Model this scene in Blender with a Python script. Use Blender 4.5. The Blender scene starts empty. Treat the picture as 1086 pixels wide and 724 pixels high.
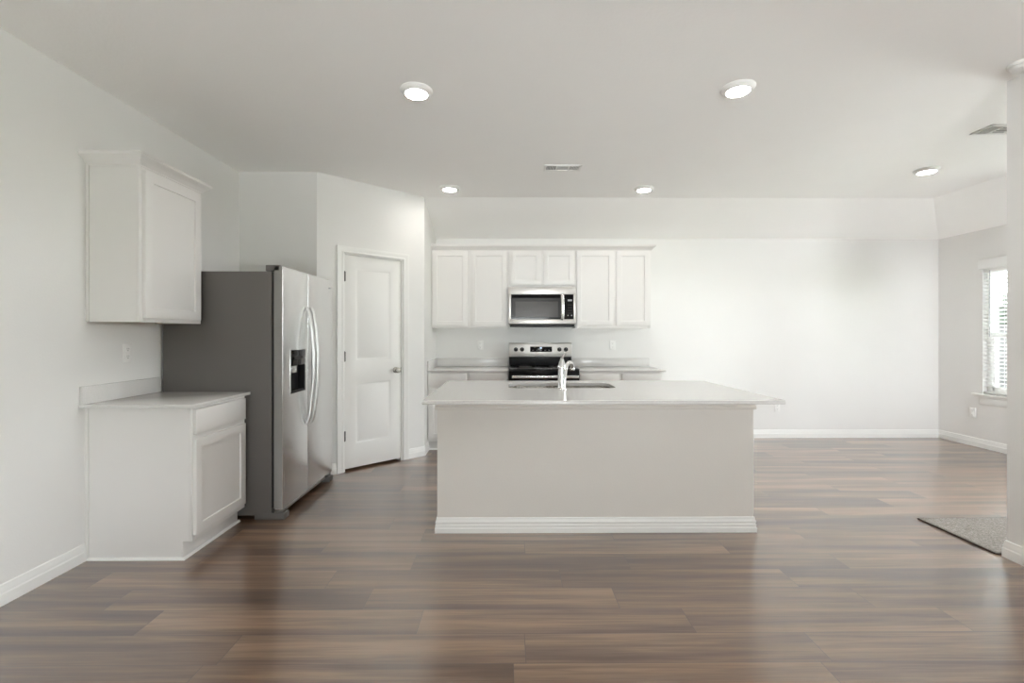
import bpy, bmesh, math, random
from mathutils import Vector, Matrix

S = bpy.context.scene
COL = S.collection
random.seed(7)

# ------------------------------------------------------------------ camera
H_CAM = 1.3005
cam = bpy.data.cameras.new('camera')
cam_ob = bpy.data.objects.new('camera', cam)
COL.objects.link(cam_ob)
cam.sensor_width = 36.0
cam.lens = 493.8 * 36.0 / 1086.0
cam.shift_x = 0.0
cam.shift_y = -(362.0 - 354.34) / 1086.0
cam.clip_start = 0.05
cam_ob.location = (0, 0, H_CAM)
cam_ob.rotation_euler = (math.pi / 2, 0, -0.0079)
S.camera = cam_ob

# ------------------------------------------------------------------ world, exposure
SKY = 28.0
GROUND_GLOW = (2.3, 2.32, 2.36, 1)
LED = 90.0
S.view_settings.view_transform = 'Standard'
S.view_settings.look = 'None'
S.view_settings.gamma = 1.0
S.view_settings.use_curve_mapping = False
S.view_settings.exposure = 0.03
S.cycles.use_denoising = True
S.cycles.max_bounces = 16
S.cycles.diffuse_bounces = 10
S.cycles.glossy_bounces = 6
S.cycles.transparent_max_bounces = 16
S.cycles.sample_clamp_indirect = 40.0
S.cycles.caustics_reflective = False
S.cycles.caustics_refractive = False

W = bpy.data.worlds.new('overcast_sky')
S.world = W
W.use_nodes = True
wb = W.node_tree.nodes['Background']
wb.inputs[1].default_value = SKY
_tc = W.node_tree.nodes.new('ShaderNodeTexCoord')
_sx = W.node_tree.nodes.new('ShaderNodeSeparateXYZ')
_rp = W.node_tree.nodes.new('ShaderNodeValToRGB')
_mr = W.node_tree.nodes.new('ShaderNodeMapRange')
_mr.inputs['From Min'].default_value = -1.0
W.node_tree.links.new(_tc.outputs['Generated'], _sx.inputs[0])
W.node_tree.links.new(_sx.outputs['Z'], _mr.inputs['Value'])
W.node_tree.links.new(_mr.outputs[0], _rp.inputs['Fac'])
_e = _rp.color_ramp.elements            # glow added below the horizon to light the ceiling, hazy overcast sky above
_e[0].position, _e[0].color = 0.485, GROUND_GLOW
_e[1].position, _e[1].color = 0.515, (0.935, 0.965, 1.0, 1)
W.node_tree.links.new(_rp.outputs['Color'], wb.inputs[0])

# ------------------------------------------------------------------ room dimensions (metres)
XL, XR, YB = -2.4367, 5.4275, 5.8314
ZC, ZW = 2.7714, 2.4972
DV = (ZC - ZW) * 3.0
YREAR = -3.2
XP, YP = 2.905, 2.69                      # end of the living-room wall on the right
PA = Vector((-1.7343, 4.2324))            # pantry wall, start and end
PQ = Vector((-0.9034, YB - DV))
PANG = math.atan2((PQ - PA).y, (PQ - PA).x)
PLEN = (PQ - PA).length


def portal(loc, rot, sx, sy):
    l = bpy.data.lights.new('daylight_portal', 'AREA')
    l.shape = 'RECTANGLE'
    l.size, l.size_y = sx, sy
    l.cycles.is_portal = True
    o = bpy.data.objects.new('daylight_portal', l)
    o.location, o.rotation_euler = loc, rot
    COL.objects.link(o)
    return o


# openings: (wall, along0, along1, z0, z1)
WIN_R = (4.82, 5.285, 0.62, 2.05)         # window with blind, right wall (Y range)
PATIO = (4.10, 5.20, 0.0, 2.06)           # glazed patio door, shifted right to light the corner, nook front wall (X range)
ADDED_NOOKW = (2.86, 3.95, 0.12, 2.34)          # unseen second window, added to light the kitchen, right wall (Y range)
ADDED_LIVW = (-2.7, -1.35, 0.45, 2.1)            # invented living room window, unseen daylight source, right wall (Y range)
ADDED_REARW = (0.0, 1.25, 0.3, 1.85)            # invented window behind the camera for daylight, rear wall (X range)

hp = math.pi / 2
portal((XR + .16, sum(WIN_R[:2]) / 2, sum(WIN_R[2:]) / 2), (0, hp, 0), WIN_R[3] - WIN_R[2], WIN_R[1] - WIN_R[0])
portal((sum(PATIO[:2]) / 2, YP - .16, sum(PATIO[2:]) / 2), (hp, 0, 0), PATIO[1] - PATIO[0], PATIO[3] - PATIO[2])
portal((XR + .16, sum(ADDED_NOOKW[:2]) / 2, sum(ADDED_NOOKW[2:]) / 2), (0, hp, 0), ADDED_NOOKW[3] - ADDED_NOOKW[2], ADDED_NOOKW[1] - ADDED_NOOKW[0])
portal((XP + .16, sum(ADDED_LIVW[:2]) / 2, sum(ADDED_LIVW[2:]) / 2), (0, hp, 0), ADDED_LIVW[3] - ADDED_LIVW[2], ADDED_LIVW[1] - ADDED_LIVW[0])
portal((sum(ADDED_REARW[:2]) / 2, YREAR - .16, sum(ADDED_REARW[2:]) / 2), (hp, 0, 0), ADDED_REARW[1] - ADDED_REARW[0], ADDED_REARW[3] - ADDED_REARW[2])


# ------------------------------------------------------------------ materials
def nmat(name):
    m = bpy.data.materials.new(name)
    m.use_nodes = True
    nt = m.node_tree
    return m, nt, nt.nodes['Principled BSDF']


def N(nt, kind, **kw):
    n = nt.nodes.new(kind)
    for k, v in kw.items():
        setattr(n, k, v)
    return n


def math_node(nt, op, a, b=None):
    n = nt.nodes.new('ShaderNodeMath')
    n.operation = op
    for i, v in enumerate((a, b)):
        if v is None:
            continue
        if isinstance(v, (int, float)):
            n.inputs[i].default_value = v
        else:
            nt.links.new(v, n.inputs[i])
    return n.outputs[0]


def paint(name, col, rough, bump_scale=0, bump=0.0, vary=0.015, spec=0.5):
    m, nt, p = nmat(name)
    tc = N(nt, 'ShaderNodeTexCoord')
    nz = N(nt, 'ShaderNodeTexNoise')
    nz.inputs['Scale'].default_value = 3.0
    nz.inputs['Detail'].default_value = 3.0
    nt.links.new(tc.outputs['Object'], nz.inputs['Vector'])
    mx = N(nt, 'ShaderNodeMix', data_type='RGBA')
    mx.inputs[6].default_value = (*[c * (1 - vary) for c in col], 1)
    mx.inputs[7].default_value = (*[min(1, c * (1 + vary)) for c in col], 1)
    nt.links.new(nz.outputs['Fac'], mx.inputs[0])
    nt.links.new(mx.outputs[2], p.inputs['Base Color'])
    p.inputs['Roughness'].default_value = rough
    p.inputs['Specular IOR Level'].default_value = spec
    if bump:
        n2 = N(nt, 'ShaderNodeTexNoise')
        n2.inputs['Scale'].default_value = bump_scale
        n2.inputs['Detail'].default_value = 4.0
        nt.links.new(tc.outputs['Object'], n2.inputs['Vector'])
        b = N(nt, 'ShaderNodeBump')
        b.inputs['Strength'].default_value = bump
        b.inputs['Distance'].default_value = 0.002
        nt.links.new(n2.outputs['Fac'], b.inputs['Height'])
        nt.links.new(b.outputs['Normal'], p.inputs['Normal'])
    return m


def metal(name, col, rough, brushed=None, strength=0.12):
    m, nt, p = nmat(name)
    p.inputs['Metallic'].default_value = 1.0
    p.inputs['Base Color'].default_value = (*col, 1)
    p.inputs['Roughness'].default_value = rough
    if brushed:
        tc = N(nt, 'ShaderNodeTexCoord')
        mp = N(nt, 'ShaderNodeMapping')
        mp.inputs['Scale'].default_value = brushed
        nt.links.new(tc.outputs['Object'], mp.inputs['Vector'])
        nz = N(nt, 'ShaderNodeTexNoise')
        nz.inputs['Scale'].default_value = 1.0
        nz.inputs['Detail'].default_value = 3.0
        nt.links.new(mp.outputs['Vector'], nz.inputs['Vector'])
        r = N(nt, 'ShaderNodeMapRange')
        r.inputs['To Min'].default_value = rough * 0.8
        r.inputs['To Max'].default_value = rough * 1.25
        nt.links.new(nz.outputs['Fac'], r.inputs['Value'])
        nt.links.new(r.outputs['Result'], p.inputs['Roughness'])
        b = N(nt, 'ShaderNodeBump')
        b.inputs['Strength'].default_value = strength
        b.inputs['Distance'].default_value = 0.0006
        nt.links.new(nz.outputs['Fac'], b.inputs['Height'])
        nt.links.new(b.outputs['Normal'], p.inputs['Normal'])
    return m


def emit(name, col, st):
    m, nt, p = nmat(name)
    p.inputs['Base Color'].default_value = (0.8, 0.8, 0.8, 1)
    p.inputs['Emission Color'].default_value = (*col, 1)
    p.inputs['Emission Strength'].default_value = st
    return m


def glass(name, tint=(0.95, 0.97, 0.96)):
    m, nt, p = nmat(name)
    nt.nodes.remove(p)
    out = nt.nodes['Material Output']
    tr = N(nt, 'ShaderNodeBsdfTransparent')
    tr.inputs['Color'].default_value = (*tint, 1)
    gl = N(nt, 'ShaderNodeBsdfGlossy')
    gl.inputs['Roughness'].default_value = 0.02
    fr = N(nt, 'ShaderNodeFresnel')
    fr.inputs['IOR'].default_value = 1.45
    mx = N(nt, 'ShaderNodeMixShader')
    nt.links.new(fr.outputs[0], mx.inputs[0])
    nt.links.new(tr.outputs[0], mx.inputs[1])
    nt.links.new(gl.outputs[0], mx.inputs[2])
    nt.links.new(mx.outputs[0], out.inputs['Surface'])
    return m


PLANK_W, PLANK_L, PLANK_Y0 = 0.1826, 1.22, 1.84
# joint seen in the photo: row -> X of one butt joint
JOINTS = {-1: 1.24, 0: -1.15, 1: -1.62, 2: -0.69, 3: -0.94, 4: 0.68, 5: 0.10, 6: -0.55, 7: -0.8}


def floor_material():
    m, nt, p = nmat('oak_vinyl_planks')
    tc = N(nt, 'ShaderNodeTexCoord')
    sp = N(nt, 'ShaderNodeSeparateXYZ')
    nt.links.new(tc.outputs['Object'], sp.inputs[0])
    X, Y = sp.outputs['X'], sp.outputs['Y']
    v = math_node(nt, 'DIVIDE', math_node(nt, 'SUBTRACT', Y, PLANK_Y0), PLANK_W)
    row = math_node(nt, 'FLOOR', v)
    fv = math_node(nt, 'SUBTRACT', v, row)
    # per-row stagger looked up in a stepped ramp
    NR = 32
    ramp = N(nt, 'ShaderNodeValToRGB')
    ramp.color_ramp.interpolation = 'CONSTANT'
    els = ramp.color_ramp.elements
    rnd = random.Random(11)
    prev = 0.3
    vals = []
    for i in range(NR):
        r = i if i < 26 else i - NR
        if r in JOINTS:
            o = (-JOINTS[r] / PLANK_L) % 1.0
        else:
            o = (prev + rnd.uniform(0.25, 0.7)) % 1.0
        prev = o
        vals.append(o)
    while len(els) < NR:
        els.new(len(els) / NR)
    for i in range(NR):
        els[i].position = i / NR
    for i in range(NR):
        els[i].color = (vals[i], vals[i], vals[i], 1)
    pos = math_node(nt, 'DIVIDE', math_node(nt, 'ADD', math_node(nt, 'FLOORED_MODULO', row, NR), 0.5), NR)
    nt.links.new(pos, ramp.inputs['Fac'])
    u = math_node(nt, 'ADD', math_node(nt, 'DIVIDE', X, PLANK_L), ramp.outputs['Color'])
    colm = math_node(nt, 'FLOOR', u)
    fu = math_node(nt, 'SUBTRACT', u, colm)
    cb = N(nt, 'ShaderNodeCombineXYZ')
    nt.links.new(row, cb.inputs[0])
    nt.links.new(colm, cb.inputs[1])
    wn = N(nt, 'ShaderNodeTexWhiteNoise', noise_dimensions='2D')
    nt.links.new(cb.outputs[0], wn.inputs['Vector'])
    rsep = N(nt, 'ShaderNodeSeparateColor')
    nt.links.new(wn.outputs['Color'], rsep.inputs[0])
    R1, R2, R3 = rsep.outputs[0], rsep.outputs[1], rsep.outputs[2]

    def grain(sx, sy, detail, dist, rough=0.55):
        gx = math_node(nt, 'ADD', math_node(nt, 'MULTIPLY', X, sx), math_node(nt, 'MULTIPLY', R1, 57.0))
        gy = math_node(nt, 'ADD', math_node(nt, 'MULTIPLY', Y, sy), math_node(nt, 'MULTIPLY', R2, 91.0))
        c = N(nt, 'ShaderNodeCombineXYZ')
        nt.links.new(gx, c.inputs[0])
        nt.links.new(gy, c.inputs[1])
        nt.links.new(math_node(nt, 'MULTIPLY', R3, 31.0), c.inputs[2])
        n = N(nt, 'ShaderNodeTexNoise')
        n.inputs['Scale'].default_value = 1.0
        n.inputs['Detail'].default_value = detail
        n.inputs['Roughness'].default_value = rough
        n.inputs['Distortion'].default_value = dist
        nt.links.new(c.outputs[0], n.inputs['Vector'])
        return n.outputs['Fac']
    g1 = grain(0.55, 9.0, 2.0, 0.3)       # broad dark bands along the plank
    g2 = grain(2.2, 55.0, 5.0, 0.6)       # fine figure
    g3 = grain(5.0, 240.0, 3.0, 0.2)      # pores
    a = math_node(nt, 'MULTIPLY', math_node(nt, 'SUBTRACT', g1, 0.5), 1.8)
    b = math_node(nt, 'MULTIPLY', math_node(nt, 'SUBTRACT', g2, 0.5), 0.85)
    c = math_node(nt, 'MULTIPLY', math_node(nt, 'SUBTRACT', g3, 0.5), 0.45)
    d = math_node(nt, 'MULTIPLY', math_node(nt, 'SUBTRACT', R3, 0.5), 0.42)
    t = math_node(nt, 'ADD', math_node(nt, 'ADD', math_node(nt, 'ADD', a, b), math_node(nt, 'ADD', c, d)), 0.52)
    cr = N(nt, 'ShaderNodeValToRGB')
    e = cr.color_ramp.elements
    e[0].position, e[0].color = 0.0, (0.055, 0.027, 0.014, 1)
    e[1].position, e[1].color = 1.0, (0.310, 0.192, 0.118, 1)
    x = e.new(0.35); x.color = (0.112, 0.058, 0.032, 1)
    x = e.new(0.65); x.color = (0.190, 0.109, 0.064, 1)
    nt.links.new(t, cr.inputs['Fac'])
    # hairline bevel between planks
    ev = math_node(nt, 'MULTIPLY', math_node(nt, 'MINIMUM', fv, math_node(nt, 'SUBTRACT', 1.0, fv)), PLANK_W)
    eu = math_node(nt, 'MULTIPLY', math_node(nt, 'MINIMUM', fu, math_node(nt, 'SUBTRACT', 1.0, fu)), PLANK_L)
    ed = math_node(nt, 'MINIMUM', ev, eu)
    mr = N(nt, 'ShaderNodeMapRange')
    mr.inputs['From Min'].default_value = 0.0004
    mr.inputs['From Max'].default_value = 0.0020
    nt.links.new(ed, mr.inputs['Value'])
    mx = N(nt, 'ShaderNodeMix', data_type='RGBA')
    mx.inputs[6].default_value = (0.075, 0.05, 0.04, 1)
    nt.links.new(mr.outputs[0], mx.inputs[0])
    nt.links.new(cr.outputs['Color'], mx.inputs[7])
    nt.links.new(mx.outputs[2], p.inputs['Base Color'])
    rr = N(nt, 'ShaderNodeMapRange')
    rr.inputs['To Min'].default_value = 0.30
    rr.inputs['To Max'].default_value = 0.42
    nt.links.new(g2, rr.inputs['Value'])
    nt.links.new(rr.outputs[0], p.inputs['Roughness'])
    p.inputs['Specular IOR Level'].default_value = 0.6
    p.inputs['Coat Weight'].default_value = 1.0
    p.inputs['Coat IOR'].default_value = 2.2
    p.inputs['Coat Roughness'].default_value = 0.21
    hgt = math_node(nt, 'ADD', math_node(nt, 'MULTIPLY', mr.outputs[0], 1.0), math_node(nt, 'MULTIPLY', g2, 0.35))
    bp = N(nt, 'ShaderNodeBump')
    bp.inputs['Strength'].default_value = 0.22
    bp.inputs['Distance'].default_value = 0.001
    nt.links.new(hgt, bp.inputs['Height'])
    nt.links.new(bp.outputs['Normal'], p.inputs['Normal'])
    return m


def speckle(name, c0, c1, scale, rough, c2=None):
    m, nt, p = nmat(name)
    tc = N(nt, 'ShaderNodeTexCoord')
    nz = N(nt, 'ShaderNodeTexNoise')
    nz.inputs['Scale'].default_value = scale
    nz.inputs['Detail'].default_value = 6.0
    nt.links.new(tc.outputs['Object'], nz.inputs['Vector'])
    cr = N(nt, 'ShaderNodeValToRGB')
    cr.color_ramp.elements[0].position = 0.35
    cr.color_ramp.elements[0].color = (*c0, 1)
    cr.color_ramp.elements[1].position = 0.65
    cr.color_ramp.elements[1].color = (*c1, 1)
    nt.links.new(nz.outputs['Fac'], cr.inputs['Fac'])
    nt.links.new(cr.outputs['Color'], p.inputs['Base Color'])
    p.inputs['Roughness'].default_value = rough
    return m, nt, p, nz


WALLC = (0.80, 0.793, 0.780)
M = {}
M['wall'] = paint('wall_paint', WALLC, 0.55, 90, 0.25)
M['ceiling'] = paint('ceiling_paint', (0.95, 0.942, 0.928), 0.7, 60, 0.4)
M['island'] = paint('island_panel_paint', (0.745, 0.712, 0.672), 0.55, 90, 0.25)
M['trim'] = paint('white_trim_paint', (0.86, 0.855, 0.84), 0.35, vary=0.005)
M['cabinet'] = paint('white_cabinet_paint', (0.785, 0.77, 0.755), 0.38, vary=0.006)
M['door'] = paint('white_door_paint', (0.85, 0.842, 0.825), 0.38, vary=0.005)
M['plastic'] = paint('white_plastic', (0.86, 0.855, 0.84), 0.3, vary=0.004)
M['slot'] = paint('dark_slot', (0.08, 0.075, 0.07), 0.5)
M['shadow_grey'] = paint('register_shade_grey', (0.30, 0.30, 0.30), 0.6)  # grey stands in for the shade behind the register louvres
M['quartz'] = speckle('white_quartz', (0.66, 0.648, 0.634), (0.72, 0.708, 0.694), 160, 0.16)[0]
M['steel'] = metal('brushed_stainless', (0.57, 0.55, 0.53), 0.42, (2, 2, 240), 0.05)
M['steel_v'] = metal('brushed_stainless_door', (0.80, 0.80, 0.80), 0.24, (60, 60, 1), 0.012)
M['steel_light'] = metal('satin_steel_handle', (0.78, 0.775, 0.76), 0.25)
M['sink'] = metal('sink_stainless', (0.46, 0.43, 0.39), 0.26, (120, 4, 120), 0.08)
M['handle'] = metal('satin_fridge_handle', (0.66, 0.655, 0.645), 0.36)
M['chrome'] = metal('polished_chrome', (0.86, 0.86, 0.86), 0.07)
M['nickel'] = metal('satin_nickel', (0.46, 0.44, 0.41), 0.3)
M['hinge'] = metal('dark_hinge_metal', (0.16, 0.155, 0.15), 0.4)
M['fridge_side'] = paint('grey_textured_fridge_side', (0.135, 0.125, 0.117), 0.42, 500, 0.15, vary=0.03)
M['door_side'] = paint('grey_door_edge', (0.27, 0.265, 0.255), 0.38, vary=0.02)
M['gasket'] = paint('black_gasket', (0.012, 0.012, 0.012), 0.5)
M['black'] = paint('black_plastic', (0.010, 0.010, 0.011), 0.42, spec=0.3)
M['black_glass'] = paint('black_glass', (0.006, 0.006, 0.007), 0.08, vary=0.0, spec=0.22)
M['mesh_glass'] = paint('grey_screen_glass', (0.085, 0.078, 0.074), 0.22, spec=0.18)
M['mesh_glass_edge'] = paint('dark_screen_glass', (0.038, 0.035, 0.034), 0.22, spec=0.18)
M['display'] = emit('lit_display', (0.35, 0.55, 0.9), 0.8)
M['legend'] = paint('grey_legend', (0.42, 0.42, 0.42), 0.4)
M['badge'] = metal('badge_metal', (0.30, 0.30, 0.31), 0.3)
M['wood_raw'] = paint('raw_plywood_edge', (0.50, 0.33, 0.18), 0.6, vary=0.1)
M['lamp'] = emit('led_lens', (1.0, 0.96, 0.90), LED)
M['glass'] = glass('window_glass')
M['glass_grey'] = glass('grey_tinted_glass', (0.78, 0.79, 0.79))  # tint cuts the daylight through the patio door
M['blind'] = paint('white_blind_vinyl', (0.86, 0.86, 0.85), 0.4, vary=0.004)
M['slat'], _nt, _p = nmat('translucent_white_slat')
_p.inputs['Base Color'].default_value = (0.86, 0.86, 0.85, 1)
_p.inputs['Roughness'].default_value = 0.4
_tl = _nt.nodes.new('ShaderNodeBsdfTranslucent')
_tl.inputs['Color'].default_value = (0.85, 0.85, 0.84, 1)
_ms = _nt.nodes.new('ShaderNodeMixShader')
_ms.inputs[0].default_value = 0.35
_nt.links.new(_p.outputs[0], _ms.inputs[1])
_nt.links.new(_tl.outputs[0], _ms.inputs[2])
_nt.links.new(_ms.outputs[0], _nt.nodes['Material Output'].inputs['Surface'])
M['fence'] = paint('weathered_fence_board', (0.022, 0.021, 0.022), 0.8, 40, 0.3, vary=0.15)
M['floor'] = floor_material()
mm, nt_, p_, nz_ = speckle('beige_mat_pile', (0.19, 0.165, 0.145), (0.37, 0.335, 0.305), 120, 0.95)
b_ = nt_.nodes.new('ShaderNodeBump')
b_.inputs['Strength'].default_value = 0.9
b_.inputs['Distance'].default_value = 0.006
nt_.links.new(nz_.outputs['Fac'], b_.inputs['Height'])
nt_.links.new(b_.outputs['Normal'], p_.inputs['Normal'])
M['mat'] = mm
M['mat_edge'] = paint('dark_mat_binding', (0.05, 0.035, 0.028), 0.8, vary=0.1)
M['leaf'] = speckle('leaf_green', (0.010, 0.026, 0.012), (0.030, 0.055, 0.026), 9, 0.6)[0]
M['bark'] = paint('bark', (0.08, 0.06, 0.045), 0.9, vary=0.2)
M['concrete'] = speckle('bounce_concrete', (0.58, 0.575, 0.57), (0.68, 0.675, 0.67), 14, 0.9)[0]
M['grass'] = speckle('lawn', (0.07, 0.11, 0.04), (0.13, 0.17, 0.07), 30, 0.9)[0]


# ------------------------------------------------------------------ mesh helpers
class MB:
    """collects shapes, then links them as one mesh object"""

    def __init__(s):
        s.bm = bmesh.new()

    def _merge(s, t):
        me = bpy.data.meshes.new('tmp')
        t.to_mesh(me)
        t.free()
        s.bm.from_mesh(me)
        bpy.data.meshes.remove(me)

    def box(s, x0, x1, y0, y1, z0, z1, bev=0.0, seg=2, mat=None):
        t = bmesh.new()
        bmesh.ops.create_cube(t, size=1.0)
        for v in t.verts:
            v.co = Vector((x0 if v.co.x < 0 else x1, y0 if v.co.y < 0 else y1, z0 if v.co.z < 0 else z1))
        if bev:
            bmesh.ops.bevel(t, geom=t.edges[:], offset=bev, segments=seg, affect='EDGES', profile=0.5)
        if mat:
            t.transform(mat)
        s._merge(t)
        return s

    def rbox(s, x0, x1, y0, y1, z0, z1, r, axis='Y', seg=6, bev=0.0):
        """box whose four edges along one axis are rounded"""
        if axis == 'Y':
            pts = rrect(x0, x1, z0, z1, r, seg)
            f = lambda a, b, c: Vector((a, c, b)); c0, c1 = y0, y1
        elif axis == 'Z':
            pts = rrect(x0, x1, y0, y1, r, seg)
            f = lambda a, b, c: Vector((a, b, c)); c0, c1 = z0, z1
        else:
            pts = rrect(y0, y1, z0, z1, r, seg)
            f = lambda a, b, c: Vector((c, a, b)); c0, c1 = x0, x1
        t = bmesh.new()
        A = [t.verts.new(f(a, b, c0)) for a, b in pts]
        B = [t.verts.new(f(a, b, c1)) for a, b in pts]
        fa, fb = t.faces.new(A), t.faces.new(B)
        n = len(pts)
        for i in range(n):
            t.faces.new((A[i], A[(i + 1) % n], B[(i + 1) % n], B[i]))
        if bev:
            bmesh.ops.bevel(t, geom=list(fa.edges) + list(fb.edges), offset=bev, segments=2, affect='EDGES', profile=0.5)
        bmesh.ops.recalc_face_normals(t, faces=t.faces)
        s._merge(t)
        return s

    def lathe(s, prof, center=(0, 0, 0), axis=(0, 0, 1), seg=32):
        """prof: (radius, height) pairs along the axis"""
        t = bmesh.new()
        rot = Vector((0, 0, 1)).rotation_difference(Vector(axis).normalized()).to_matrix().to_4x4()
        mt = Matrix.Translation(center) @ rot
        rings = []
        for r, h in prof:
            if r < 1e-6:
                rings.append([t.verts.new(mt @ Vector((0, 0, h)))])
            else:
                rings.append([t.verts.new(mt @ Vector((r * math.cos(2 * math.pi * i / seg), r * math.sin(2 * math.pi * i / seg), h))) for i in range(seg)])
        for a, b in zip(rings, rings[1:]):
            for i in range(seg):
                j = (i + 1) % seg
                if len(a) == 1 and len(b) == 1:
                    continue
                if len(a) == 1:
                    t.faces.new((a[0], b[i], b[j]))
                elif len(b) == 1:
                    t.faces.new((a[i], a[j], b[0]))
                else:
                    t.faces.new((a[i], a[j], b[j], b[i]))
        for rg in (rings[0], rings[-1]):
            if len(rg) > 1:
                t.faces.new(rg)
        bmesh.ops.recalc_face_normals(t, faces=t.faces)
        s._merge(t)
        return s

    def tube(s, path, radii, seg=16, flat=1.0):
        """round bar swept along a path; flat squashes it across the second axis"""
        t = bmesh.new()
        P = [Vector(p) for p in path]
        if isinstance(radii, (int, float)):
            radii = [radii] * len(P)
        rings = []
        up = None
        for i, p in enumerate(P):
            d = (P[min(i + 1, len(P) - 1)] - P[max(i - 1, 0)]).normalized()
            if up is None:
                up = Vector((0, 0, 1)) if abs(d.z) < 0.9 else Vector((0, 1, 0))
            u = (up - d * up.dot(d)).normalized()
            up = u
            w = d.cross(u)
            rings.append([t.verts.new(p + radii[i] * (math.cos(a) * u + math.sin(a) * flat * w)) for a in [2 * math.pi * k / seg for k in range(seg)]])
        for a, b in zip(rings, rings[1:]):
            for i in range(seg):
                j = (i + 1) % seg
                t.faces.new((a[i], a[j], b[j], b[i]))
        t.faces.new(rings[0]); t.faces.new(rings[-1])
        bmesh.ops.recalc_face_normals(t, faces=t.faces)
        s._merge(t)
        return s

    def sweep(s, prof, path):
        """profile (offset to the right of travel, z) swept along an XY polyline with mitred corners"""
        t = bmesh.new()
        P = [Vector(p) for p in path]
        nrm = []
        for a, b in zip(P, P[1:]):
            d = (b - a).normalized()
            nrm.append(Vector((d.y, -d.x)))
        rings = []
        for i, p in enumerate(P):
            if i == 0:
                m = nrm[0]
            elif i == len(P) - 1:
                m = nrm[-1]
            else:
                m = (nrm[i - 1] + nrm[i])
                m = m / max(0.2, m.dot(nrm[i]))
            rings.append([t.verts.new((p.x + m.x * o, p.y + m.y * o, z)) for o, z in prof])
        n = len(prof)
        for a, b in zip(rings, rings[1:]):
            for i in range(n):
                j = (i + 1) % n
                t.faces.new((a[i], a[j], b[j], b[i]))
        t.faces.new(rings[0]); t.faces.new(rings[-1])
        bmesh.ops.recalc_face_normals(t, faces=t.faces)
        s._merge(t)
        return s

    def poly(s, pts):
        s.bm.faces.new([s.bm.verts.new(p) for p in pts])
        return s

    def panel(s, x0, x1, z0, z1, y, t_, frame, depth, slope=0.004, bev=0.0015):
        """framed door or drawer front: flat frame, recessed flat panel with sloped sticking; front faces -y"""
        s.field(x0, x1, z0, z1, y, t_, [(x0 + frame, x1 - frame, z0 + frame, z1 - frame)], depth, slope, bev)
        return s

    def field(s, x0, x1, z0, z1, y, t_, holes, depth, slope, bev=0.0015, raised=0.0):
        """slab with recessed (optionally raised-centre) rectangular panels stacked in z; front faces -y"""
        t = bmesh.new()
        vs = {}

        def V(x, yy, z):
            k = (round(x, 5), round(yy, 5), round(z, 5))
            if k not in vs:
                vs[k] = t.verts.new((x, yy, z))
            return vs[k]

        def F(*p):
            t.faces.new([V(*q) for q in p])
        holes = sorted(holes, key=lambda h: h[2])
        hx0, hx1 = holes[0][0], holes[0][1]
        zs = [z0]
        for h in holes:
            zs += [h[2], h[3]]
        zs.append(z1)
        xs = [x0, hx0, hx1, x1]
        for zi in range(len(zs) - 1):
            for xi in range(3):
                a, b, c, d = xs[xi], xs[xi + 1], zs[zi], zs[zi + 1]
                if xi == 1 and zi % 2 == 1:
                    rings = [(0, 0), (slope, depth)]
                    if raised:
                        rings += [(slope + 0.010, depth), (slope + 0.010 + 0.018, depth - raised)]
                    for (i0, d0), (i1, d1) in zip(rings, rings[1:]):
                        o = [(a + i0, y + d0, c + i0), (b - i0, y + d0, c + i0), (b - i0, y + d0, d - i0), (a + i0, y + d0, d - i0)]
                        n = [(a + i1, y + d1, c + i1), (b - i1, y + d1, c + i1), (b - i1, y + d1, d - i1), (a + i1, y + d1, d - i1)]
                        for k in range(4):
                            j = (k + 1) % 4
                            F(o[k], o[j], n[j], n[k])
                    F(*n)
                else:
                    F((a, y, c), (b, y, c), (b, y, d), (a, y, d))
        # back and rim
        yb = y + t_
        F((x0, yb, z0), (x0, yb, z1), (x1, yb, z1), (x1, yb, z0))
        for xi in range(3):
            F((xs[xi], y, z0), (xs[xi + 1], y, z0), (xs[xi + 1], yb, z0), (xs[xi], yb, z0)) if False else None
        bot = [V(x, y, z0) for x in xs]
        t.faces.new(bot + [V(x1, yb, z0), V(x0, yb, z0)])
        top = [V(x, y, z1) for x in xs]
        t.faces.new(top + [V(x1, yb, z1), V(x0, yb, z1)])
        lf = [V(x0, y, z) for z in zs]
        t.faces.new(lf + [V(x0, yb, z1), V(x0, yb, z0)])
        rf = [V(x1, y, z) for z in zs]
        t.faces.new(rf + [V(x1, yb, z1), V(x1, yb, z0)])
        bmesh.ops.recalc_face_normals(t, faces=t.faces)
        if bev:
            ed = [e for e in t.edges if all(abs(v.co.y - y) < 1e-6 for v in e.verts) and
                  (all(abs(v.co.x - x0) < 1e-6 for v in e.verts) or all(abs(v.co.x - x1) < 1e-6 for v in e.verts) or
                   all(abs(v.co.z - z0) < 1e-6 for v in e.verts) or all(abs(v.co.z - z1) < 1e-6 for v in e.verts))]
            bmesh.ops.bevel(t, geom=ed, offset=bev, segments=2, affect='EDGES', profile=0.5)
        s._merge(t)
        return s

    def build(s, name, mat, parent=None, smooth=30):
        me = bpy.data.meshes.new(name)
        s.bm.to_mesh(me)
        s.bm.free()
        me.materials.append(mat)
        if smooth:
            me.polygons.foreach_set('use_smooth', [True] * len(me.polygons))
            me.set_sharp_from_angle(angle=math.radians(smooth))
        o = bpy.data.objects.new(name, me)
        COL.objects.link(o)
        if parent is not None:
            o.parent = parent
        return o


def rrect(a0, a1, b0, b1, r, seg=6):
    pts = []
    for cx, cy, s in ((a1 - r, b0 + r, -90), (a1 - r, b1 - r, 0), (a0 + r, b1 - r, 90), (a0 + r, b0 + r, 180)):
        for k in range(seg + 1):
            a = math.radians(s + 90 * k / seg)
            pts.append((cx + r * math.cos(a), cy + r * math.sin(a)))
    return pts


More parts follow.
